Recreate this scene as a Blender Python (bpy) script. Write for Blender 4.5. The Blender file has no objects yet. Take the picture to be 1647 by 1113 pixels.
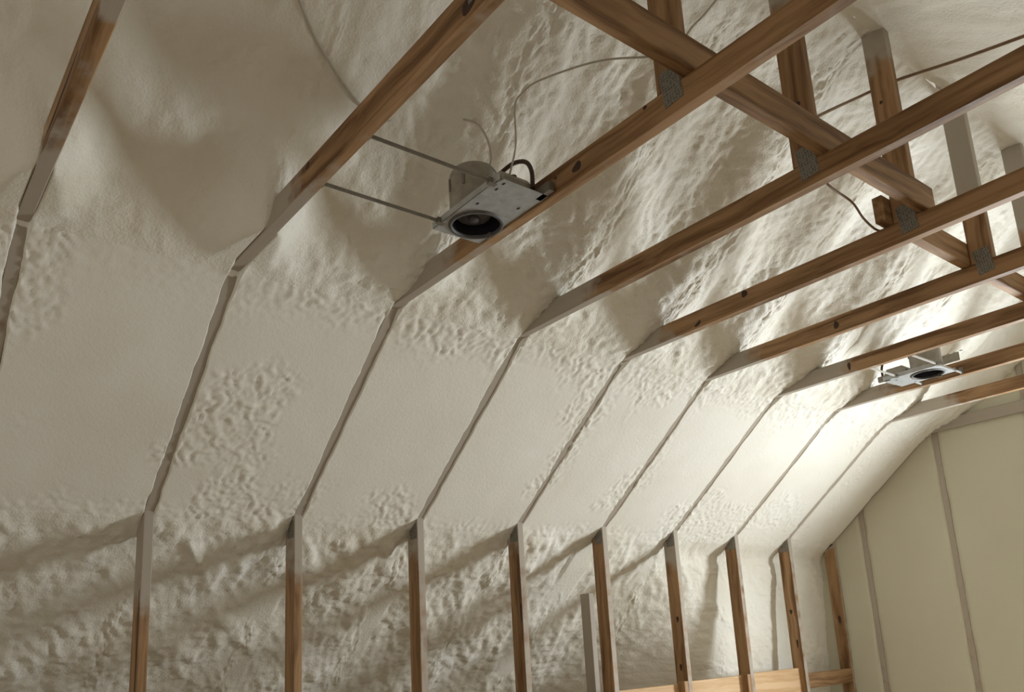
import bpy, math, random
import numpy as np
from mathutils import Vector, Matrix
from mathutils.bvhtree import BVHTree

scn = bpy.context.scene
COL = scn.collection
random.seed(4)

# ------------------------------------------------------------------ camera
# coordinates: x from the left knee wall into the room, y along the room towards the
# far gable wall, z up.  KZ is the height of the knee-wall top above the floor.
KZ = 1.75
S, T = 0.61, 0.038                       # truss spacing, board thickness
CAM_POS = Vector((3.486, -0.8924, -0.6239 + KZ))
YAW, PITCH, ROLL, FPX = -0.8642, 0.2341, -0.0642, 1343.2
PPX, PPY = 50.655, 165.711               # principal point offset of the cropped photo
fw = Vector((math.sin(YAW) * math.cos(PITCH), math.cos(YAW) * math.cos(PITCH), math.sin(PITCH)))
r0 = Vector((math.cos(YAW), -math.sin(YAW), 0))
u0 = r0.cross(fw)
rt = r0 * math.cos(ROLL) + u0 * math.sin(ROLL)
up = -r0 * math.sin(ROLL) + u0 * math.cos(ROLL)
cam_d = bpy.data.cameras.new('camera')
cam_d.sensor_width = 36
cam_d.lens = FPX / 1647 * 36
cam_d.shift_x = -PPX / 1647
cam_d.shift_y = PPY / 1647
cam_d.clip_start = 0.02
cam = bpy.data.objects.new('camera', cam_d)
M = Matrix((rt, up, -fw)).transposed().to_4x4()
M.translation = CAM_POS
cam.matrix_world = M
COL.objects.link(cam)
scn.camera = cam


def pix_dir(px, py):
    return (fw + rt * ((px - 823.5 - PPX) / FPX) - up * ((py - 556.5 - PPY) / FPX)).normalized()


# ------------------------------------------------------------------ world, light, exposure
w = bpy.data.worlds.new('world')
scn.world = w
w.use_nodes = True
w.node_tree.nodes['Background'].inputs[0].default_value = (1.0, 0.91, 0.77, 1)
w.node_tree.nodes['Background'].inputs[1].default_value = 0.42

WIN = (1.66, 2.58, 0.60, 1.62)           # far-wall window: x0, x1, z0, z1 (out of frame)
WALL_Y = 8 * S + 0.03
ld = bpy.data.lights.new('window_daylight', 'AREA')
ld.shape = 'RECTANGLE'
ld.size, ld.size_y = WIN[1] - WIN[0] - 0.1, WIN[3] - WIN[2] - 0.1
ld.energy = 92
ld.spread = math.radians(172)
ld.color = (0.90, 0.965, 1.0)
lo = bpy.data.objects.new('window_daylight', ld)
lo.location = ((WIN[0] + WIN[1]) / 2, WALL_Y + 0.035, (WIN[2] + WIN[3]) / 2)
lo.rotation_euler = (math.radians(-90), 0, 0)
COL.objects.link(lo)

vs = scn.view_settings
vs.view_transform = 'Standard'
vs.look = 'None'
vs.exposure = 0.36
vs.gamma = 1.0
vs.use_curve_mapping = False


# ------------------------------------------------------------------ materials
def new_mat(name):
    m = bpy.data.materials.new(name)
    m.use_nodes = True
    nt = m.node_tree
    b = nt.nodes['Principled BSDF']
    return m, nt, b


def N(nt, kind, **kw):
    n = nt.nodes.new(kind)
    for k, v in kw.items():
        setattr(n, k, v)
    return n


def ramp(nt, stops):
    n = nt.nodes.new('ShaderNodeValToRGB')
    e = n.color_ramp.elements
    while len(e) < len(stops):
        e.new(0.5)
    for el, (p, c) in zip(e, stops):
        el.position = p
        el.color = (*c, 1) if len(c) == 3 else c
    return n


def foam_material(name, c1, c2, c3, bump=0.5, rough=0.6):
    m, nt, b = new_mat(name)
    L = nt.links.new
    tc = N(nt, 'ShaderNodeTexCoord')
    n1 = N(nt, 'ShaderNodeTexNoise')
    n1.inputs['Scale'].default_value = 2.2
    n1.inputs['Detail'].default_value = 5
    L(tc.outputs['Object'], n1.inputs['Vector'])
    rp = ramp(nt, [(0.33, c1), (0.5, c2), (0.68, c3)])
    L(n1.outputs['Fac'], rp.inputs[0])
    n2 = N(nt, 'ShaderNodeTexNoise')
    n2.inputs['Scale'].default_value = 120
    n2.inputs['Detail'].default_value = 4
    L(tc.outputs['Object'], n2.inputs['Vector'])
    v = N(nt, 'ShaderNodeTexVoronoi')
    v.feature = 'SMOOTH_F1'
    v.inputs['Scale'].default_value = 55
    L(tc.outputs['Object'], v.inputs['Vector'])
    ad = N(nt, 'ShaderNodeMath', operation='MULTIPLY_ADD')
    L(v.outputs['Distance'], ad.inputs[0])
    ad.inputs[1].default_value = 0.5
    L(n2.outputs['Fac'], ad.inputs[2])
    bp = N(nt, 'ShaderNodeBump')
    bp.inputs['Strength'].default_value = bump
    bp.inputs['Distance'].default_value = 0.004
    L(ad.outputs[0], bp.inputs['Height'])
    L(rp.outputs[0], b.inputs['Base Color'])
    L(bp.outputs[0], b.inputs['Normal'])
    b.inputs['Roughness'].default_value = rough
    b.inputs['Specular IOR Level'].default_value = 0.3
    return m


MAT = {}
MAT['foam'] = foam_material('spray_foam', (0.74, 0.70, 0.60), (0.80, 0.772, 0.69), (0.825, 0.808, 0.737), 0.6)
MAT['foam_smooth'] = foam_material('trimmed_foam', (0.785, 0.752, 0.67), (0.815, 0.787, 0.712), (0.83, 0.81, 0.747), 0.2)
MAT['foam_wall'] = foam_material('gable_foam', (0.575, 0.55, 0.43), (0.59, 0.565, 0.445), (0.605, 0.58, 0.46), 0.12, 0.7)


def wood_material(name, light, dark, dust_col=(0.43, 0.385, 0.325)):
    m, nt, b = new_mat(name)
    L = nt.links.new
    tc = N(nt, 'ShaderNodeTexCoord')
    oi = N(nt, 'ShaderNodeObjectInfo')
    off = N(nt, 'ShaderNodeVectorMath', operation='MULTIPLY_ADD')
    cx = N(nt, 'ShaderNodeCombineXYZ')
    for k, f in enumerate((37.0, 11.0, 23.0)):
        mu = N(nt, 'ShaderNodeMath', operation='MULTIPLY')
        L(oi.outputs['Random'], mu.inputs[0])
        mu.inputs[1].default_value = f
        L(mu.outputs[0], cx.inputs[k])
    L(tc.outputs['Object'], off.inputs[0])
    off.inputs[1].default_value = (1, 1, 1)
    L(cx.outputs[0], off.inputs[2])
    # bend the grain a little along the board
    wob = N(nt, 'ShaderNodeTexNoise')
    wob.inputs['Scale'].default_value = 2.6
    L(off.outputs[0], wob.inputs['Vector'])
    wmul = N(nt, 'ShaderNodeVectorMath', operation='MULTIPLY_ADD')
    L(wob.outputs['Color'], wmul.inputs[0])
    wmul.inputs[1].default_value = (0.0, 0.06, 0.06)
    L(off.outputs[0], wmul.inputs[2])
    mp = N(nt, 'ShaderNodeMapping')
    mp.inputs['Scale'].default_value = (1.1, 26, 26)
    L(wmul.outputs[0], mp.inputs['Vector'])
    g = N(nt, 'ShaderNodeTexNoise')
    g.inputs['Scale'].default_value = 1.0
    g.inputs['Detail'].default_value = 4
    g.inputs['Roughness'].default_value = 0.6
    L(mp.outputs[0], g.inputs['Vector'])
    mid = tuple((a + c) / 2 for a, c in zip(light, dark))
    rp = ramp(nt, [(0.34, dark), (0.47, mid), (0.60, light)])
    L(g.outputs['Fac'], rp.inputs[0])
    # overspray, plus light painted onto the room-side faces
    at = N(nt, 'ShaderNodeAttribute', attribute_name='dust')
    dn = N(nt, 'ShaderNodeTexNoise')
    dn.inputs['Scale'].default_value = 14
    dn.inputs['Detail'].default_value = 4
    L(off.outputs[0], dn.inputs['Vector'])
    ds = N(nt, 'ShaderNodeMath', operation='MULTIPLY_ADD')
    L(dn.outputs['Fac'], ds.inputs[0])
    ds.inputs[1].default_value = 0.9
    ds.inputs[2].default_value = -0.45
    da = N(nt, 'ShaderNodeMath', operation='ADD')
    L(at.outputs['Fac'], da.inputs[0])
    L(ds.outputs[0], da.inputs[1])
    mr = N(nt, 'ShaderNodeMapRange', interpolation_type='SMOOTHSTEP')
    mr.inputs['From Min'].default_value = 0.30
    mr.inputs['From Max'].default_value = 0.72
    mr.inputs['To Max'].default_value = 0.9
    L(da.outputs[0], mr.inputs['Value'])
    mx = N(nt, 'ShaderNodeMix', data_type='RGBA')
    L(mr.outputs[0], mx.inputs['Factor'])
    L(rp.outputs[0], mx.inputs['A'])
    mx.inputs['B'].default_value = (*dust_col, 1)
    L(mx.outputs['Result'], b.inputs['Base Color'])
    bp = N(nt, 'ShaderNodeBump')
    bp.inputs['Strength'].default_value = 0.25
    bp.inputs['Distance'].default_value = 0.002
    L(g.outputs['Fac'], bp.inputs['Height'])
    L(bp.outputs[0], b.inputs['Normal'])
    b.inputs['Roughness'].default_value = 0.6
    b.inputs['Specular IOR Level'].default_value = 0.25
    return m


MAT['wood'] = wood_material('framing_lumber', (0.40, 0.24, 0.12), (0.14, 0.068, 0.026))
MAT['wood_lit'] = wood_material('lit_lumber', (0.66, 0.46, 0.27), (0.50, 0.30, 0.14))  # lumber with the light on its front face put into the colour


def plain(name, col, rough=0.6, metal=0.0, noise=0.0, scale=20):
    m, nt, b = new_mat(name)
    b.inputs['Roughness'].default_value = rough
    b.inputs['Metallic'].default_value = metal
    tc = N(nt, 'ShaderNodeTexCoord')
    n = N(nt, 'ShaderNodeTexNoise')
    n.inputs['Scale'].default_value = scale
    n.inputs['Detail'].default_value = 3
    nt.links.new(tc.outputs['Object'], n.inputs['Vector'])
    rp = ramp(nt, [(0.3, tuple(c * (1 - noise) for c in col)), (0.7, tuple(min(1, c * (1 + noise)) for c in col))])
    nt.links.new(n.outputs['Fac'], rp.inputs[0])
    nt.links.new(rp.outputs[0], b.inputs['Base Color'])
    return m


MAT['knot'] = plain('dark_knot', (0.045, 0.02, 0.009), 0.7, 0, 0.4, 60)
MAT['galv'] = plain('galvanised_steel', (0.42, 0.43, 0.43), 0.5, 0.35, 0.15, 30)
MAT['galv_dull'] = plain('dusty_galvanised_steel', (0.33, 0.305, 0.255), 0.6, 0.15, 0.18, 25)
MAT['bar'] = plain('hanger_bar_steel', (0.20, 0.18, 0.15), 0.5, 0.3, 0.15, 25)
MAT['bar_bright'] = plain('bright_hanger_bar_steel', (0.80, 0.80, 0.78), 0.35, 0.2, 0.05, 25)
MAT['can_in'] = plain('dark_can_interior', (0.022, 0.022, 0.026), 0.35, 0.2, 0.3, 12)
MAT['socket'] = plain('socket_plate', (0.085, 0.08, 0.075), 0.6, 0.0, 0.25, 40)
MAT['cable_w'] = plain('white_cable_jacket', (0.50, 0.46, 0.39), 0.5, 0, 0.08, 60)
MAT['cable_b'] = plain('brown_dusty_cable_jacket', (0.22, 0.135, 0.07), 0.5, 0, 0.15, 60)
MAT['whip'] = plain('dark_flexible_conduit', (0.055, 0.032, 0.018), 0.45, 0.2, 0.3, 60)
MAT['ply'] = wood_material('plywood_subfloor', (0.46, 0.38, 0.28), (0.37, 0.29, 0.20))
MAT['glass'] = plain('white_window_frame', (0.8, 0.8, 0.78), 0.4)


def plate_material():
    m, nt, b = new_mat('toothed_gusset_plate')
    L = nt.links.new
    tc = N(nt, 'ShaderNodeTexCoord')
    mp = N(nt, 'ShaderNodeMapping')
    mp.inputs['Scale'].default_value = (110, 110, 110)
    L(tc.outputs['Object'], mp.inputs['Vector'])
    br = N(nt, 'ShaderNodeTexVoronoi')
    br.inputs['Scale'].default_value = 1.0
    br.inputs['Randomness'].default_value = 0.35
    L(mp.outputs[0], br.inputs['Vector'])
    rp = ramp(nt, [(0.15, (0.10, 0.09, 0.075)), (0.5, (0.25, 0.235, 0.20))])
    L(br.outputs['Distance'], rp.inputs[0])
    L(rp.outputs[0], b.inputs['Base Color'])
    bp = N(nt, 'ShaderNodeBump')
    bp.inputs['Distance'].default_value = 0.003
    L(br.outputs['Distance'], bp.inputs['Height'])
    L(bp.outputs[0], b.inputs['Normal'])
    b.inputs['Metallic'].default_value = 0.25
    b.inputs['Roughness'].default_value = 0.55
    return m


MAT['plate'] = plate_material()


# ------------------------------------------------------------------ mesh helpers
def mesh(name, verts, faces, smooth=False):
    me = bpy.data.meshes.new(name)
    me.from_pydata([tuple(v) for v in verts], [], faces)
    if smooth:
        me.polygons.foreach_set('use_smooth', [True] * len(me.polygons))
    me.update()
    return me


def link(name, me, mat, parent=None, mw=None):
    o = bpy.data.objects.new(name, me)
    COL.objects.link(o)
    if mat is not None and me is not None:
        if not me.materials:
            me.materials.append(MAT[mat])
    mw = mw or Matrix.Identity(4)
    if parent is not None:
        o.parent = parent
        off = Vector(parent.location)
        q = parent.parent
        while q is not None:
            off += Vector(q.location)
            q = q.parent
        o.matrix_basis = Matrix.Translation(-off) @ mw
    else:
        o.matrix_basis = mw
    return o


def empty(name, loc=(0, 0, 0)):
    o = bpy.data.objects.new(name, None)
    COL.objects.link(o)
    o.location = loc
    o.empty_display_size = 0.1
    return o


def tag(o, label, cat, group=None):
    o['label'] = label
    o['category'] = cat
    if group:
        o['group'] = group
    return o


def struct(o, label=None):
    o['kind'] = 'structure'
    if label:
        o['label'] = label
    return o


def board_mesh(L, t, wd, dust, ch=0.0025, edge=0.0):
    """length along +X, thickness t along Y (0..t), width wd along Z (0..wd);
    dust = [(x, amount), ...] overspray along the length; edge = extra paleness of the room-side face, overspray and light together"""
    sec = [(ch, 0), (t - ch, 0), (t, ch), (t, wd - ch), (t - ch, wd), (ch, wd), (0, wd - ch), (0, ch)]
    xs = sorted(dust)
    if xs[0][0] > 1e-6:
        xs = [(0, xs[0][1])] + xs
    if xs[-1][0] < L - 1e-6:
        xs = xs + [(L, xs[-1][1])]
    v, f, d = [], [], []
    for x, a in xs:
        for y, z in sec:
            v.append((x, y, z))
            d.append(a + (edge if z == 0 else 0))  # room-side face paler: overspray plus catching light, both put into colour
    n = len(xs)
    for i in range(n - 1):
        for k in range(8):
            a, b2 = i * 8 + k, i * 8 + (k + 1) % 8
            f.append((a, a + 8, b2 + 8, b2))
    f.append(tuple(range(8)))
    f.append(tuple((n - 1) * 8 + k for k in reversed(range(8))))
    me = mesh('board', v, f)
    at = me.attributes.new('dust', 'FLOAT', 'POINT')
    at.data.foreach_set('value', d)
    return me


def board_matrix(p0, p1, yref, flip=False):
    """board in a plane y=const: X along p0->p1 (x,z), Y along +y, Z = in-plane normal"""
    a = Vector((p0[0], yref, p0[1]))
    b = Vector((p1[0], yref, p1[1]))
    ex = (b - a).normalized()
    ey = Vector((0, 1, 0))
    ez = ex.cross(ey)
    if flip:
        pass
    m = Matrix((ex, ey, ez)).transposed().to_4x4()
    m.translation = a
    return m, (b - a).length


def box_mesh(x0, x1, y0, y1, z0, z1, name='box', ch=0.0):
    v = [(x, y, z) for x in (x0, x1) for y in (y0, y1) for z in (z0, z1)]
    f = [(0, 1, 3, 2), (4, 6, 7, 5), (0, 4, 5, 1), (2, 3, 7, 6), (0, 2, 6, 4), (1, 5, 7, 3)]
    return mesh(name, v, f)


def catmull(pts, n=10):
    P = [Vector(p) for p in pts]
    P = [P[0] * 2 - P[1]] + P + [P[-1] * 2 - P[-2]]
    out = []
    for i in range(1, len(P) - 2):
        for k in range(n):
            t = k / n
            a, b, c, d = P[i - 1], P[i], P[i + 1], P[i + 2]
            out.append(0.5 * ((2 * b) + (c - a) * t + (2 * a - 5 * b + 4 * c - d) * t * t
                              + (-a + 3 * b - 3 * c + d) * t ** 3))
    out.append(P[-2])
    return out


def tube_mesh(pts, r, seg=8, name='tube', n=10, ribs=0.0):
    P = catmull(pts, n)
    v, f = [], []
    nrm = None
    for i, p in enumerate(P):
        tan = (P[min(i + 1, len(P) - 1)] - P[max(i - 1, 0)]).normalized()
        if nrm is None:
            nrm = tan.orthogonal().normalized()
        nrm = (nrm - tan * nrm.dot(tan)).normalized()
        bi = tan.cross(nrm)
        rr = r * (1 + ribs * (1 if i % 2 else -1))
        for k in range(seg):
            a = 2 * math.pi * k / seg
            v.append(p + nrm * (rr * math.cos(a)) + bi * (rr * math.sin(a)))
    for i in range(len(P) - 1):
        for k in range(seg):
            a, b = i * seg + k, i * seg + (k + 1) % seg
            f.append((a, b, b + seg, a + seg))
    f.append(tuple(reversed(range(seg))))
    f.append(tuple((len(P) - 1) * seg + k for k in range(seg)))
    return mesh(name, v, f, True)


# ------------------------------------------------------------------ numpy noise
def _hash(ix, iy, seed):
    h = (ix * 374761393 + iy * 668265263 + seed * 1442695041) & 0xFFFFFFFF
    h = ((h ^ (h >> 13)) * 1274126177) & 0xFFFFFFFF
    h = h ^ (h >> 16)
    return h


def perlin(x, y, seed=0):
    ix = np.floor(x).astype(np.int64)
    iy = np.floor(y).astype(np.int64)
    fx, fy = x - ix, y - iy
    u = fx * fx * fx * (fx * (fx * 6 - 15) + 10)
    v = fy * fy * fy * (fy * (fy * 6 - 15) + 10)

    def gr(dx, dy):
        a = _hash(ix + dx, iy + dy, seed).astype(np.float64) / 4294967296.0 * 2 * np.pi
        return np.cos(a) * (fx - dx) + np.sin(a) * (fy - dy)
    a, b, c, d = gr(0, 0), gr(1, 0), gr(0, 1), gr(1, 1)
    return (a + (b - a) * u + (c - a) * v + (a - b - c + d) * u * v) * 1.4


def fbm(x, y, o=4, seed=0, g=0.5):
    r, a = 0, 1
    for k in range(o):
        r = r + a * perlin(x * 2 ** k, y * 2 ** k, seed + k * 17)
        a *= g
    return r


def billow(x, y, o=3, seed=0, g=0.5):
    """rounded lumps with creases between them: 0..1"""
    r, a, t = 0, 1, 0
    for k in range(o):
        r = r + a * np.abs(perlin(x * 2 ** k, y * 2 ** k, seed + k * 31))
        t += a
        a *= g
    return r / t


def ridged(x, y, o=3, seed=0, g=0.5):
    r, a, t = 0, 1, 0
    for k in range(o):
        r = r + a * (1 - np.abs(perlin(x * 2 ** k, y * 2 ** k, seed + k * 13))) ** 3
        t += a
        a *= g
    return r / t


def sstep(a, b, x):
    t = np.clip((x - a) / (b - a), 0, 1)
    return t * t * (3 - 2 * t)


# ------------------------------------------------------------------ foam shell
RISE = 0.673 / 0.878
CX, CZ = 0.878, 0.673
RIDGE = 2.31
ROOM_W = 2 * RIDGE
eN = Vector((CZ, -CX)).normalized()      # slope normal towards the room (x, z)
nx, nz = eN.x, eN.y
EB = -0.020                                # eave foam set back behind the slope plane
PROF = [(-2.25 - EB * nx, -2.25 * RISE - EB * nz), (-0.15 - EB * nx, -0.15 * RISE - EB * nz),
        (-0.06, -0.06 * RISE), (0.006, 0.0), (CX, CZ - 0.002), (1.0, 0.708), (1.14, 0.757), (1.4, 0.935), (1.8, 1.225),
        (2.08, 1.415), (2.22, 1.48), (RIDGE, 1.495)]
PX = np.array([p[0] for p in PROF])
PZ = np.array([p[1] for p in PROF])
PS = np.concatenate([[0], np.cumsum(np.hypot(np.diff(PX), np.diff(PZ)))])
S_K, S_C = PS[3], PS[4]
S_END = PS[-1]
TR_I = list(range(-1, 9))                # trusses at y = i*S


def prof_at(s):
    x = z = 0
    for k in (-0.11, -0.055, 0.0, 0.055, 0.11):     # rounded corners
        q = s + k * sstep(0, 0.3, s) * (1 - sstep(S_END - 0.2, S_END, s))
        x = x + np.interp(q, PS, PX) / 5
        z = z + np.interp(q, PS, PZ) / 5
    return x, z


def foam_surface(s, y):
    """world x, z of the foam at profile length s and depth y"""
    h = 0.012
    x, z = prof_at(s)
    xa, za = prof_at(np.maximum(s - 0.05, 0))
    xb, zb = prof_at(np.minimum(s + 0.05, S_END))
    tx, tz = xb - xa, zb - za
    l = np.hypot(tx, tz)
    tx, tz = tx / l, tz / l
    ox, oz = tz, -tx                     # towards the room
    # at the far end the foam drops nearly plumb behind the studs
    vw = 0.94 * sstep(2.75, 3.75, y) * (1 - sstep(S_K - 0.25, S_K - 0.02, s))
    x = x * (1 - vw) - 0.10 * vw
    vn = sstep(2.75, 3.75, y) * (1 - sstep(S_K - 0.20, S_K, s))
    ox = ox * (1 - vn) + vn
    oz = oz * (1 - vn)
    we = 1 - sstep(S_K - 0.12, S_K + 0.03, s + 0.05 * fbm(y * 6, s * 3, 2, 3))
    wu = sstep(S_C - 0.03, S_C + 0.09, s + 0.06 * fbm(y * 7, s * 3, 2, 4))
    ws = (1 - we) * (1 - wu)
    # nearest truss
    k = np.clip(np.round((y - T / 2) / S), -1, 8)
    dy = y - (k * S + T / 2)
    ady = np.abs(dy)
    # --- eave: heaped untrimmed foam with long creases running up the roof
    q = y * 0.9 + s * 0.25
    e = (0.040 * (ridged(q * 2.6, s * 1.0, 3, 5) - 0.45)
         + 0.022 * fbm(q * 2.2, s * 1.8, 3, 9)
         + 0.030 * (billow(q * 13, s * 8.0, 3, 21) - 0.25)
         + 0.014 * (billow(q * 34, s * 26, 2, 33) - 0.25))
    e = np.where(e < 0, e * 0.75, e)
    e = np.where(ady < 0.09, np.maximum(e, -0.006), e)
    e = e * (1 - 0.45 * sstep(2.6, 4.0, y))
    # --- slope: trimmed flush, with torn rough patches
    pm = sstep(0.16, 0.46, fbm(y * 1.7 + 3.1, s * 1.3 + 1.7, 3, 41))
    top = sstep(S_C - 0.24, S_C - 0.03, s + 0.10 * fbm(y * 4, s * 2, 2, 43))
    bot = 1 - sstep(S_K + 0.0, S_K + 0.10, s + 0.05 * fbm(y * 5, s * 3, 2, 44))
    rough = np.clip(0.85 * pm + (0.2 + 0.7 * sstep(-0.1, 0.4, y)) * top + 0.5 * bot, 0, 1)
    yw = y + 0.035 * fbm(y * 9, s * 9, 2, 45)
    sw2 = s + 0.05 * fbm(y * 8 + 4, s * 8, 2, 46)
    sl = (0.0034 + 0.0025 * fbm(y * 2.2, s * 2.2, 3, 51)
          + rough * (0.019 * (billow(yw * 22 + sw2 * 5, sw2 * 15, 3, 61) - 0.24) + 0.004 * fbm(y * 50, s * 50, 2, 63)))
    gw = 0.0150 + 0.006 * fbm(y * 0 + k * 7.3 + s * 6, s * 2, 3, 71)
    groove = 1 - sstep(gw - 0.002, gw + 0.006, ady)
    sl = sl * (1 - groove) - 0.016 * groove
    # --- above the ties
    qq = y + 0.15 * s
    qw = qq + 0.06 * fbm(y * 5, s * 4, 2, 95)
    sw = s + 0.10 * fbm(y * 4 + 9, s * 3, 2, 96)
    near_c = 1 - sstep(S_C + 0.15, S_C + 0.5, s)
    u = (0.045 * (0.45 + 0.55 * sstep(0.0, 0.6, y)) * (1 - 0.7 * near_c) * fbm(y * 1.4, s * 1.2, 2, 81)
         + 0.014 * (ridged(qq * 4.0, s * 2.2, 3, 83) - 0.45)
         + (0.022 * (billow(qw * 15, sw * 11.0, 3, 87) - 0.25)
            + 0.012 * (billow(qw * 40, sw * 32, 2, 89) - 0.25)) * (0.35 + 0.65 * sstep(-0.1, 0.7, y)))
    # foam climbs onto the near ties further
    big = np.where(k <= 0, 1.0, np.where(k == 1, 0.35, 0.10))
    fil = np.exp(-(ady / 0.10) ** 2) * np.exp(-((s - S_C - 0.28) / 0.22) ** 2)
    u = u + fil * big * 0.105
    # between the ties the foam keeps closer to the roof slope
    mid = sstep(0.05, 0.24, ady) * sstep(S_C - 0.02, S_C + 0.30, s) * (1 - sstep(S_END - 0.6, S_END - 0.1, s))
    u = u - 0.055 * mid * (0.55 + 0.45 * sstep(0.0, 0.6, y))
    d = e * we + sl * ws + u * wu
    x, z = x + ox * d, z + oz * d
    # the underside of each tie stays bare, foam only flush with it
    g2 = (1 - sstep(0.014, 0.024, ady)) * sstep(S_C - 0.02, S_C + 0.02, s)
    cw = np.exp(-(ady / 0.13) ** 4) * sstep(S_C + 0.0, S_C + 0.08, s)
    zf = CZ + 0.002 + 0.016 * g2
    z = z + np.maximum(cw, g2) * np.maximum(0, zf - z)
    return x, z


def foam_panel(name, s0, s1, ya, yb, mat, parent, ds=0.011, mirror=False, dv=0.011, edge=True):
    ns = max(2, int((s1 - s0) / ds) + 1)
    ss = np.linspace(s0, s1, ns)
    v = list(np.arange(ya, yb, dv)) + [yb]
    if edge:
        for c in (ya, yb):
            sg = 1 if c == ya else -1
            v += [c + sg * q for q in (0.006, 0.0135, 0.0165, 0.019, 0.0215, 0.025, 0.029)]
    v = np.array(sorted(set(np.round(v, 4))))
    v = v[(v >= ya - 1e-6) & (v <= yb + 1e-6)]
    SS, VV = np.meshgrid(ss, v, indexing='ij')
    yy = VV if not mirror else VV + 20.13
    x, z = foam_surface(SS.ravel(), yy.ravel())
    if mirror:
        x = ROOM_W - x
    co = np.stack([x, VV.ravel(), z + KZ], 1)
    m = len(v)
    i, j = np.meshgrid(np.arange(ns - 1), np.arange(m - 1), indexing='ij')
    a = (i * m + j).ravel()
    fc = np.stack([a, a + 1, a + m + 1, a + m], 1)
    if mirror:
        fc = fc[:, ::-1]
    me = bpy.data.meshes.new(name)
    me.vertices.add(len(co))
    me.vertices.foreach_set('co', co.ravel())
    me.loops.add(fc.size)
    me.loops.foreach_set('vertex_index', fc.ravel().astype(np.int32))
    me.polygons.add(len(fc))
    me.polygons.foreach_set('loop_start', np.arange(0, fc.size, 4, dtype=np.int32))
    me.polygons.foreach_set('loop_total', np.full(len(fc), 4, dtype=np.int32))
    me.polygons.foreach_set('use_smooth', np.ones(len(fc), dtype=bool))
    me.update(calc_edges=True)
    me.validate()
    return link(name, me, mat, parent), co, fc


Y_NEAR = -2.6
wall_left = struct(empty('wall_left'), 'cream spray foam trimmed flush between the rafters on the left slope')
wall_right = struct(empty('wall_right'), 'spray foam slope on the right side of the room')
ceiling = struct(empty('ceiling'), 'wrinkled cream spray foam under the roof above the ties')
eave = struct(empty('wall_eave'), 'heaped rough spray foam behind the knee wall studs')
bays = [(Y_NEAR, -S + T / 2)] + [(i * S + T / 2, (i + 1) * S + T / 2) for i in range(-1, 8)]
CO, FC = [], []
for bi, (ya, yb) in enumerate(bays):
    ybx = yb if bi < len(bays) - 1 else 8 * S + 0.045
    foam_panel('foam_panel', S_K - 0.03, S_C + 0.01, ya, ybx, 'foam_smooth', wall_left, 0.008, False, 0.0085)
    foam_panel('eave_foam', 0, S_K - 0.03, ya, ybx, 'foam', eave, 0.012)
    o, co, fc = foam_panel('roof_foam', S_C + 0.01, S_END, ya, ybx, 'foam', ceiling, 0.011)
    FC.append(fc + sum(len(c) for c in CO))
    CO.append(co)
for bi, (ya, yb) in enumerate([(Y_NEAR, 1.2), (1.2, 8 * S + 0.045)]):
    foam_panel('roof_foam', S_C, S_END, ya, yb, 'foam', ceiling, 0.03, True, 0.03, False)
    foam_panel('foam_panel', 0, S_C, ya, yb, 'foam_smooth', wall_right, 0.03, True, 0.03, False)
roof_bvh = BVHTree.FromPolygons([tuple(c) for c in np.concatenate(CO)], [tuple(int(q) for q in f) for f in np.concatenate(FC)])


def on_roof(px, py, lift=0.006):
    d = pix_dir(px, py)
    hit = roof_bvh.ray_cast(CAM_POS, d)
    return (hit[0] - d * lift) if hit[0] is not None else CAM_POS + d * 3


# floor
fl = struct(link('floor', box_mesh(-2.4, ROOM_W + 2.4, Y_NEAR, 8 * S + 0.2, -0.02, 0.0), 'ply'), 'plywood subfloor')

# far gable wall: foam panels between flush studs, one window out to the right
wall_far = struct(empty('wall_far'), 'smooth tan sprayed foam gable wall at the far end')
GST = [-1.0, -0.36, 0.255, 0.895, 1.51, WIN[0] - 0.038, WIN[1], 3.15, 3.80, 4.45, 5.05]


def wall_panel(x0, x1, z0, z1):
    nxs, nzs = max(2, int((x1 - x0) / 0.012)), max(2, int((z1 - z0) / 0.04))
    xs = np.linspace(x0, x1, nxs)
    zs = np.linspace(z0, z1, nzs)
    X, Z = np.meshgrid(xs, zs, indexing='ij')
    rag = 0.007 * fbm(X * 2 + 5, Z * 7, 3, 91)
    ed = np.minimum(X - x0, x1 - X)
    Y = WALL_Y - 0.004 - 0.004 * fbm(X * 3, Z * 3, 3, 92) + 0.014 * (1 - sstep(0.006, 0.02, ed + rag))
    v = np.stack([X.ravel(), Y.ravel(), Z.ravel()], 1)
    f = [(i * nzs + j, (i + 1) * nzs + j, (i + 1) * nzs + j + 1, i * nzs + j + 1) for i in range(nxs - 1) for j in range(nzs - 1)]
    return mesh('foam_panel', v, f, True)


edges = [-2.3] + GST + [6.9]
for a, b in zip(edges[:-1], edges[1:]):
    x0 = a + (T - 0.004 if a > -2.2 else 0)
    x1 = b + 0.004
    if abs(a - (WIN[0] - 0.038)) < 1e-6:
        link('foam_panel', wall_panel(x0, x1, 0, WIN[2]), 'foam_wall', wall_far)
        link('foam_panel', wall_panel(x0, x1, WIN[3], 3.6), 'foam_wall', wall_far)
    else:
        link('foam_panel', wall_panel(x0, x1, 0, 3.6), 'foam_wall', wall_far)
for g in GST:
    m = Matrix(((0, 1, 0, g), (0, 0, 1, WALL_Y + 0.001), (1, 0, 0, 0), (0, 0, 0, 1)))
    link('gable_stud', board_mesh(3.5, T, 0.06, [(0, 0.62), (0.8, 0.7), (1.2, 0.8), (3.5, 0.85)]), 'wood', wall_far, m)
bk = link('wall_sheathing', box_mesh(-2.4, WIN[0] - 0.03, WALL_Y + 0.06, WALL_Y + 0.075, 0, 3.6), 'ply', wall_far)
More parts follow.
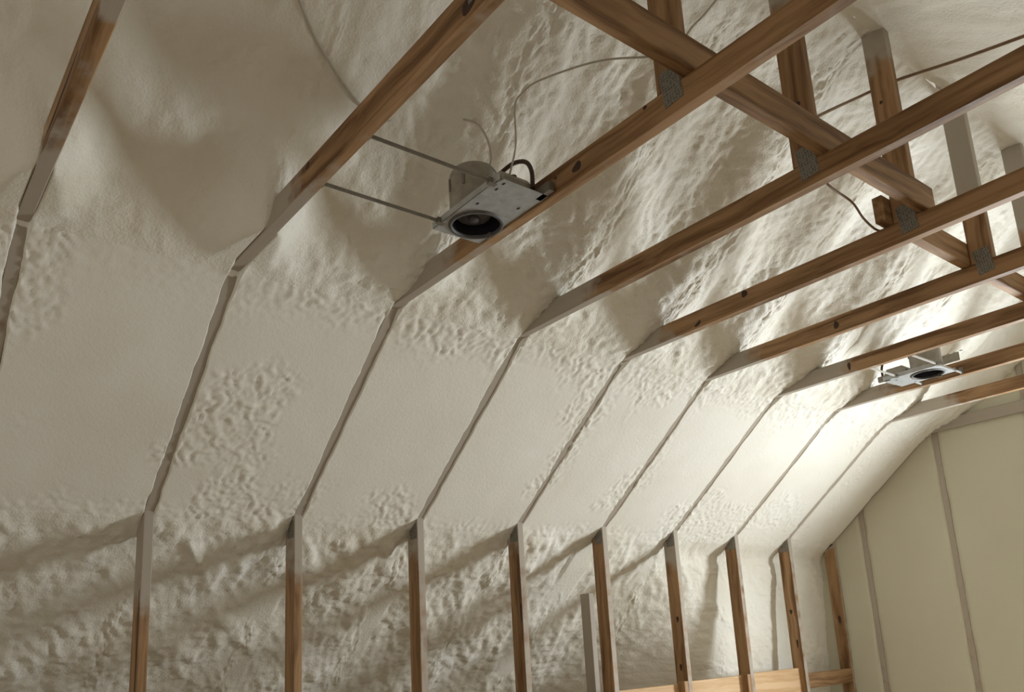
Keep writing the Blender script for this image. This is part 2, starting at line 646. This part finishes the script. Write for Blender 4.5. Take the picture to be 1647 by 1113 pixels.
link('wall_sheathing', box_mesh(WIN[1] + 0.03, 7.0, WALL_Y + 0.06, WALL_Y + 0.075, 0, 3.6), 'ply', wall_far)
win = struct(empty('window_1', (WIN[0], WALL_Y, WIN[2])), 'window in the far gable wall')
for a in ((WIN[0], WIN[0] + 0.05, WIN[2], WIN[3]), (WIN[1] - 0.05, WIN[1], WIN[2], WIN[3]),
          (WIN[0] + 0.05, WIN[1] - 0.05, WIN[2], WIN[2] + 0.05), (WIN[0] + 0.05, WIN[1] - 0.05, WIN[3] - 0.05, WIN[3])):
    link('window_frame', box_mesh(a[0], a[1], WALL_Y, WALL_Y + 0.07, a[2], a[3]), 'glass', win)

# ------------------------------------------------------------------ trusses
H_TIE = 0.078
R_D = 0.14
STUD_X = {-1: 0.0, 0: 0.002, 1: 0.02, 2: 0.038, 3: 0.045, 4: 0.052, 5: 0.055, 6: 0.052, 7: 0.05, 8: 0.04}
LABEL = {
    -1: 'wooden roof truss cut off by the left edge, its tie mostly buried in foam',
    0: 'second wooden roof truss from the left, hooked by the near can light hanger bars',
    1: 'wooden roof truss with a dark oval knot, right beside the near can light',
    2: 'fourth wooden roof truss from the left, first one past the near can light',
    3: 'fifth wooden roof truss from the left, where the two lengthwise braces lap',
    4: 'sixth wooden roof truss from the left, with a grey web behind its knee stud',
    5: 'wooden roof truss on the near side of the far can light',
    6: 'wooden roof truss on the far side of the far can light',
    7: 'last free standing wooden roof truss before the gable wall',
    8: 'wooden end truss set flush against the tan gable wall',
}
DUST_X = {-1: 1.30, 0: 1.44, 1: 1.33, 2: 1.36, 3: 1.22, 4: 1.22, 5: 1.37, 6: 1.27, 7: 1.36, 8: 3.0}
STUD_DUST = {-1: 0.45, 0: 0.34, 1: 0.22, 2: 0.17, 3: 0.12, 4: 0.06, 5: 0.20, 6: 0.07, 7: 0.06, 8: 0.05}
trusses = {}


def gusset(parent, x, y, z, wx, wz, ang=0.0):
    me = box_mesh(-wx / 2, wx / 2, 0, 0.0012, -wz / 2, wz / 2, 'gusset_plate')
    m = Matrix.Translation((x, y - 0.0012, z + KZ)) @ Matrix.Rotation(-ang, 4, 'Y')
    return link('gusset_plate', me, 'plate', parent, m)


def knot(parent, x, y, z, rx, rz, ang=0.0):
    v = [(0, -0.0009, 0)]
    n = 14
    for k in range(n):
        a = 2 * math.pi * k / n
        q = 1 + 0.12 * math.sin(3 * a + x * 9)
        v.append((rx * q * math.cos(a), -0.0004, rz * q * math.sin(a)))
    f = [(0, 1 + k, 1 + (k + 1) % n) for k in range(n)]
    m = Matrix.Translation((x, y, z + KZ)) @ Matrix.Rotation(-ang, 4, 'Y')
    return link('knot', mesh('knot', v, f), 'knot', parent, m)


for i in TR_I:
    y = i * S
    t = empty('roof_truss', (RIDGE, y, 0))
    tag(t, LABEL[i], 'roof truss', 'roof trusses along the room')
    trusses[i] = t
    # rafters: lower edge follows the slope line
    xr0, xr1 = -2.2, RIDGE
    for side in (0, 1):
        if side == 0:
            p0, p1 = (xr0, xr0 * RISE + KZ), (xr1, xr1 * RISE + KZ)
        else:
            p1, p0 = (ROOM_W - xr0, xr0 * RISE + KZ), (ROOM_W - xr1, xr1 * RISE + KZ)
        m, L = board_matrix(p0, p1, y)
        # Z of board_matrix: ex x ey ; make it point up
        if m.col[2].z < 0:
            m.col[2] = -m.col[2]
            m.col[1] = -m.col[1]
            m.translation = m.translation + Vector((0, T, 0))
        base = {-1: 0.52, 0: 0.80, 1: 0.84}.get(i, 0.84)
        link('rafter', board_mesh(L, T, R_D, [(0, base), (2.6, base), (3.0, base + 0.03), (3.9, 0.9), (L, 0.9)]), 'wood', t, m)
    # collar tie
    m, L = board_matrix((CX - 0.05, CZ + KZ), (ROOM_W - CX + 0.05, CZ + KZ), y)
    m.col[2] = (0, 0, 1, 0)
    m.col[1] = (0, 1, 0, 0)
    x0 = CX - 0.05
    du = DUST_X[i]
    link('collar_tie', board_mesh(L, T, H_TIE, [(0, 0.95), (du - 0.10 - x0, 0.80), (du + 0.05 - x0, 0.28), (du + 0.30 - x0, 0.02)] + ([(1.84 - x0, 0.05), (1.90 - x0, 0.62), (2.02 - x0, 0.68), (2.08 - x0, 0.1)] if i == -1 else []) + [(L - 0.5, 0.05), (L - 0.2, 0.9)], edge=0.28),  # underside paler: light from below put in with the overspray
         'wood', t, m)
    # king post (gable end: none in view)
    if i < 8:
        m = Matrix(((0, 0, 1, 2.268), (0, 1, 0, y), (1, 0, 0, CZ + H_TIE + KZ), (0, 0, 0, 1)))
        m = Matrix(((0, 0, -1, 2.268 + 0.086), (0, 1, 0, y), (1, 0, 0, CZ + H_TIE + KZ), (0, 0, 0, 1)))
        L = RIDGE * RISE - CZ - H_TIE
        KD = {2: 0.55, 3: 0.62, 4: 0.24, 5: 0.30, 6: 0.3, 7: 0.3}.get(i, 0.6)
        link('king_post', board_mesh(L, T, 0.086, [(0, 0.0), (KD - 0.08, 0.1), (KD + 0.05, 0.72), (KD + 0.15, 0.9), (L, 0.95)]), 'wood', t, m)
        gusset(t, 2.318, y, 0.752, 0.062, 0.105, 0.10)
    # knee studs
    for side in (0, 1):
        xa = STUD_X[i] - 0.092
        wd = 0.092
        zt = (xa + 0.004) * RISE + KZ - 0.001
        zr = STUD_X[i] * RISE + KZ
        xo = xa if side == 0 else ROOM_W - xa - wd
        m = Matrix(((0, 0, -1, xo + wd), (0, 1, 0, y), (1, 0, 0, 0), (0, 0, 0, 1)))
        dz = STUD_DUST[i]
        me = board_mesh(zr, T, wd, [(0, 0.0), (zr - dz - 0.14, 0.04), (zr - dz + 0.03, 0.62), (zr, 0.92)], edge=0.55 if i >= 2 else 0.15)  # room edge pale from overspray and from window light put into the colour
        # bevel the top to the roof pitch
        for v in me.vertices:
            if v.co.x > zr - 1e-4:
                xx = wd - v.co.z if side == 0 else v.co.z
                v.co.x = zt + xx * RISE
        link('knee_stud', me, 'wood', t, m)
    if i >= 1 and i < 8:
        gusset(t, STUD_X[i] - 0.036, y, STUD_X[i] * RISE - 0.062, 0.064, 0.075, 0.0)

# web behind the stud of truss 4, painted grey with foam
m = Matrix(((0, 0, -1, -0.095), (0, 1, 0, 4 * S - 0.005), (1, 0, 0, 0), (0, 0, 0, 1)))
link('outer_web', board_mesh(KZ - 0.33, T, 0.075, [(0, 1.0), (1.0, 1.0)]), 'wood', trusses[4], m)['label'] = 'grey foam dusted upright web'

for i, x, z, rx, rz, a in ((1, 1.953, 0.710, 0.020, 0.014, 0.3), (1, 1.86, 0.722, 0.006, 0.004, 0), (3, 1.621, 0.733, 0.015, 0.015, 0),
                           (3, 1.37, 0.690, 0.020, 0.008, 0.5), (4, 1.664, 0.709, 0.013, 0.018, 0), (0, 1.50, 0.735, 0.012, 0.009, 0.9),
                           (0, 2.294, 0.700, 0.03, 0.018, 0.2), (1, 2.225, 0.742, 0.007, 0.006, 0), (5, 1.367, 0.71, 0.009, 0.022, 0),
                           (2, 2.318, 0.95, 0.007, 0.010, 0), (3, 2.30, 1.22, 0.006, 0.007, 0), (4, 2.33, 0.98, 0.014, 0.014, 0)):
    knot(trusses[i], x, i * S, z, rx, rz, a)
for i, x, z, rx, rz in ((7, 0.0, -0.481, 0.012, 0.016), (5, 0.02, -0.501, 0.010, 0.018), (5, 0.01, -0.784, 0.010, 0.02),
                        (8, 0.0, -0.55, 0.012, 0.03), (3, 0.035, -0.43, 0.006, 0.05), (7, 0.02, -0.7, 0.008, 0.03)):
    knot(trusses[i], x, i * S, z, rx, rz)
# long dark shakes in the lumber of the two nearest trusses
sh = knot(trusses[0], 0.0 - 0.012, 0, -0.62, 0.006, 0.36)
sh.name = 'heart_crack'
sh = knot(trusses[-1], 1.50, -S, CZ + 0.026, 0.17, 0.007, 0.04)
sh.name = 'heart_crack'

# lengthwise braces lying on the ties against the king posts
def brace(x0, ya, yb, label):
    z0 = CZ + H_TIE + KZ
    m = Matrix(((0, 1, 0, x0), (1, 0, 0, ya), (0, 0, 1, z0), (0, 0, 0, 1)))
    o = link('lateral_brace', board_mesh(yb - ya, T, 0.098, [(0, 0.0), (yb - ya, 0.05)]), 'wood', None, m)
    return tag(o, label, 'brace', 'lengthwise braces on the ties')


brace(2.355, -0.75, 3 * S + 0.062, 'long wooden brace on top of the ties, running off the top edge')
brace(2.229, 3 * S - 0.05, 4.6, 'wooden brace continuing past the fifth truss toward the right edge')

# blocking between the knee studs, low at the far end
for a, (z0, z1, xo, lab) in {
        3: (-1.10, -0.905, -0.030, 'lit-toned wooden blocking board left of the sixth truss knee stud'),
        4: (-1.10, -0.880, -0.030, 'lit-toned wooden blocking board between the sixth and seventh knee studs'),
        5: (-1.10, -0.872, -0.030, 'lit-toned wooden blocking board between the two studs below the far can light'),
        6: (-1.10, -0.865, -0.030, 'knotty tan wooden blocking board left of the last free truss stud'),
        7: (-1.005, -0.905, 0.0, 'short dark wooden block nailed between the last two knee studs')}.items():
    ya, yb = a * S + T, (a + 1) * S
    m = Matrix(((0, 1, 0, xo), (1, 0, 0, ya), (0, 0, 1, z0 + KZ), (0, 0, 0, 1)))
    o = link('blocking_board', board_mesh(yb - ya, T, z1 - z0, [(0, 0.05), (yb - ya, 0.05)]), 'wood' if a == 7 else 'wood_lit', None, m)
    tag(o, lab, 'blocking', 'blocking between the knee studs')
for a, lab in ((5, 'short brown cleat on the seventh truss knee stud at the bottom edge'),
               (6, 'short brown cleat on the eighth truss knee stud at the bottom edge'),
               (4, 'short brown cleat on the sixth truss knee stud at the bottom edge')):
    m = Matrix(((0, 0, -1, 0.056), (0, 1, 0, a * S - T), (1, 0, 0, -1.15 + KZ), (0, 0, 0, 1)))
    o = link('cleat', board_mesh(0.285 if a > 4 else 0.25, T, 0.05, [(0, 0.0), (0.2, 0.0)]), 'wood', None, m)
    tag(o, lab, 'cleat', 'cleats on the knee studs')


# ------------------------------------------------------------------ can lights
def ring_mesh(prof, seg=36, name='ring', closed=False):
    """lathe (r, z) profile about z"""
    v, f = [], []
    n = len(prof)
    for k in range(seg):
        a = 2 * math.pi * k / seg
        for r, z in prof:
            v.append((r * math.cos(a), r * math.sin(a), z))
    for k in range(seg):
        k2 = (k + 1) % seg
        for j in range(n - 1):
            f.append((k * n + j, k2 * n + j, k2 * n + j + 1, k * n + j + 1))
    return mesh(name, v, f, True)


def pan_mesh(x0, x1, y0, y1, r, z0, z1):
    """flat sheet pan with a round opening at the origin and turned-up rims"""
    n = 40
    v, f = [], []
    for k in range(n):
        a = 2 * math.pi * k / n
        c, s_ = math.cos(a), math.sin(a)
        tx = (x1 if c > 0 else x0) / c if abs(c) > 1e-6 else 1e9
        ty = (y1 if s_ > 0 else y0) / s_ if abs(s_) > 1e-6 else 1e9
        q = max(min(tx, ty), r + 0.002)
        for z in (z0, z0 + 0.0012):
            v.append((r * c, r * s_, z))
            v.append((q * c, q * s_, z))
    for k in range(n):
        a, b = 4 * k, 4 * ((k + 1) % n)
        f += [(a, a + 1, b + 1, b), (a + 2, b + 2, b + 3, a + 3), (a + 1, a + 3, b + 3, b + 1), (a, b, b + 2, a + 2)]
    # corners
    for cx_, cy_ in ((x0, y0), (x1, y0), (x1, y1), (x0, y1)):
        best = sorted(range(n), key=lambda k: (v[4 * k + 1][0] - cx_) ** 2 + (v[4 * k + 1][1] - cy_) ** 2)[:2]
        i0 = len(v)
        for z in (z0, z0 + 0.0012):
            v.append((cx_, cy_, z))
        f.append((4 * best[0] + 1, i0, 4 * best[1] + 1))
        f.append((4 * best[0] + 3, 4 * best[1] + 3, i0 + 1))
    # rims along the long sides
    for yy in (y0, y1):
        i0 = len(v)
        for x in (x0, x1):
            for z in (z0, z1):
                for d in (0, 0.0012):
                    v.append((x, yy + d, z))
        f += [(i0, i0 + 2, i0 + 6, i0 + 4), (i0 + 1, i0 + 5, i0 + 7, i0 + 3), (i0 + 2, i0 + 3, i0 + 7, i0 + 6), (i0, i0 + 4, i0 + 5, i0 + 1)]
    return mesh('mounting_pan', v, f)


def jbox_mesh(x0, x1, y0, y1, z0, z1):
    # box with its top edges cut off
    c = 0.022
    sec = [(x0, z0), (x1, z0), (x1, z1 - c), (x1 - c * 0.8, z1), (x0 + c * 0.8, z1), (x0, z1 - c)]
    v = [(x, y, z) for y in (y0, y1) for x, z in sec]
    f = [tuple(range(6)), tuple(6 + k for k in reversed(range(6)))]
    f += [(k, 6 + k, 6 + (k + 1) % 6, (k + 1) % 6) for k in range(6)]
    return mesh('junction_box', v, f)


def can_light(cx, cy, ya, yb, label, barmat, turn=0.0, bx=(-0.056, 0.215), pan=(-0.098, 0.255, -0.098, 0.080)):
    z = CZ + KZ + 0.004
    R = 0.079
    root = empty('recessed_can_light', (cx, cy, z))
    tag(root, label, 'can light', 'recessed can lights between the ties')
    W = Matrix.Translation((cx, cy, z))
    W0 = W
    W = W @ Matrix.Rotation(turn, 4, 'Z')
    link('mounting_pan', pan_mesh(pan[0], pan[1], pan[2], pan[3], R, 0.0, 0.022), 'galv', root, W)
    sk = link('can_housing', ring_mesh([(R + 0.002, 0.001), (R + 0.002, 0.150), (R - 0.002, 0.166), (R - 0.010, 0.180), (R - 0.026, 0.190), (0.02, 0.195), (0.0, 0.195)], 40, 'can_housing'), 'galv_dull', root, W)
    for k in range(3):       # clips and slots on the housing
        a = math.radians(-150 + 45 * k)
        mm = W @ Matrix.Rotation(a, 4, 'Z') @ Matrix.Translation((R + 0.003, 0, 0.12))
        link('housing_clip', box_mesh(-0.001, 0.003, -0.004, 0.004, -0.02, 0.02), 'bar', sk, mm)
    link('can_liner', ring_mesh([(R, 0.0), (R - 0.001, 0.15), (R - 0.02, 0.172), (0.0, 0.175)], 40, 'can_liner'), 'can_in', root, W)
    link('trim_lip', ring_mesh([(R - 0.003, 0.004), (R - 0.003, -0.006), (R + 0.006, -0.006), (R + 0.009, 0.0)], 40, 'trim_lip'), 'socket', root, W)
    sp = link('socket_plate', ring_mesh([(0.0, 0.030), (0.050, 0.030), (0.056, 0.036), (0.056, 0.040)], 32, 'socket_plate'), 'socket', root, W @ Matrix.Translation((-0.012, 0.0, 0)))
    link('lamp_socket', ring_mesh([(0.0, 0.016), (0.014, 0.016), (0.017, 0.022), (0.017, 0.032)], 24, 'lamp_socket'), 'socket', sp, W @ Matrix.Translation((-0.012, 0.0, 0)))
    link('spring_clip', box_mesh(-0.009, 0.009, -0.003, 0.003, -0.014, 0.004), 'bar', root, W @ Matrix.Translation((-0.03, -0.072 if yb - cy > 0.12 else 0.070, 0)))
    # junction box
    jb = link('junction_box', jbox_mesh(0.090, 0.212, -0.045, 0.055, 0.004, 0.072), 'galv_dull', root, W)
    link('box_cover', box_mesh(0.108, 0.194, -0.0475, -0.0455, 0.009, 0.056), 'galv_dull', jb, W)
    for q in (0.125, 0.157, 0.189):
        link('knockout', ring_mesh([(0.0, 0.0), (0.010, 0.0), (0.011, 0.001)], 16, 'knockout'), 'bar', jb, W @ Matrix.Translation((q, 0.005, 0.0725)))
    for q in (0.105, 0.15, 0.20, 0.235):
        link('pan_slot', box_mesh(-0.006, 0.006, -0.003, 0.003, -0.0006, 0.0), 'can_in', root, W @ Matrix.Translation((q, -0.07 + 0.12 * (q == 0.15), -0.0002)))
    # hanger bars with nailing feet
    for b in bx:
        hb = link('hanger_bar', box_mesh(b - 0.0022, b + 0.0022, ya - cy + 0.0005, (yb - cy - 0.0005) if abs(b) > R + 0.01 else pan[2] + 0.02, 0.003, 0.013), barmat, root, W0)
        for yy, sg in ((ya - cy, 1), (yb - cy, -1))[:2 if abs(b) > R + 0.01 else 1]:
            link('nailing_foot', box_mesh(b - 0.011, b + 0.011, min(yy, yy + sg * 0.003), max(yy, yy + sg * 0.003), 0.0, 0.036), 'bar', hb, W0)
        link('bar_clamp', box_mesh(b - 0.008, b + 0.008, pan[2] - 0.012, pan[2] + 0.014, -0.001, 0.017), 'bar', hb, W0)
    link('nailing_bracket', box_mesh(pan[1] - 0.035, pan[1] + 0.03, pan[3] - 0.02, pan[3] - 0.001, 0.0, 0.03), 'bar', root, W)
    # flexible whip from can to box
    wp = [(0.060, 0.040, 0.140), (0.090, 0.048, 0.158), (0.140, 0.052, 0.160), (0.195, 0.052, 0.135), (0.222, 0.050, 0.090), (0.225, 0.048, 0.030)]
    link('conduit_whip', tube_mesh([Vector(p) for p in wp], 0.0068, 10, 'conduit_whip', 14, 0.07), 'whip', root, W)
    return root


can_light(1.572, 0.525, T, S, 'recessed can light in the foreground, dark round opening between second and third trusses', 'bar')
can_light(1.575, 3.475, 5 * S + T, 6 * S, 'small distant recessed can light with bright hanger bars at the far right', 'bar_bright',
          math.pi, (-0.125, 0.098), (-0.105, 0.20, -0.10, 0.10))


# ------------------------------------------------------------------ cables
def cable(pts, r, mat, label):
    c = Vector(pts[0])
    o = link('electrical_cable', tube_mesh([Vector(p) - c for p in pts], r, 8, 'electrical_cable', 12), mat, None, Matrix.Translation(c))
    return tag(o, label, 'cable', 'cables under the roof')


def PZv(x, y, z):
    return Vector((x, y, z + KZ))


cable([PZv(1.745, 0.53, 0.765), PZv(1.80, 0.515, 0.83), PZv(1.825, 0.50, 0.938), PZv(1.87, 0.495, 0.955), PZv(1.947, 0.50, 0.952), PZv(2.124, 0.55, 0.921),
       PZv(2.262, 0.60, 0.868), PZv(2.275, 0.68, 0.90), PZv(2.30, 0.75, 1.004), PZv(2.329, 0.80, 1.07), PZv(2.37, 0.88, 1.2), PZv(2.40, 0.95, 1.42)],
      0.0030, 'cable_w', 'thin pale cable looping from the near can light up to the king post')
cable([on_roof(*q, l) for q, l in (((476, -14), 0.003), ((500, 45), 0.003), ((515, 75), 0.006), ((543, 122), 0.012), ((578, 168), 0.016), ((612, 190), 0.008), ((650, 202), -0.03))],
      0.0042, 'cable_w', 'foam coated cable running up the roof from behind the second truss')
CB = [(1.611, 0.515, 1.011), (1.642, 0.53, 0.946), (1.647, 0.54, 0.886), (1.638, 0.54, 0.851)]
cable([on_roof(735, 190, -0.04), PZv(*CB[0]), PZv(*CB[1]), PZv(*CB[2]), PZv(*CB[3])],
      0.0036, 'cable_w', 'short pale cable dropping out of the foam onto the near can housing')
cable([PZv(2.29, 1.264, 0.915), PZv(2.248, 1.35, 0.970), PZv(2.184, 1.65, 1.176), PZv(2.187, 1.90, 1.338), PZv(2.322, 1.93, 1.340), PZv(2.569, 1.85, 1.231), PZv(2.787, 1.80, 1.154), PZv(2.95, 1.75, 1.09)],
      0.0058, 'cable_b', 'brown cable sloping past the king posts to the upper right edge')
cable([PZv(2.232, 1.42, 0.84), PZv(2.231, 1.5, 0.805), PZv(2.221, 1.65, 0.801), PZv(2.212, 1.73, 0.770), PZv(2.21, 1.80, 0.752), PZv(2.209, 1.85, 0.754)],
      0.0042, 'cable_b', 'short brown cable drooping between the fourth and fifth trusses')
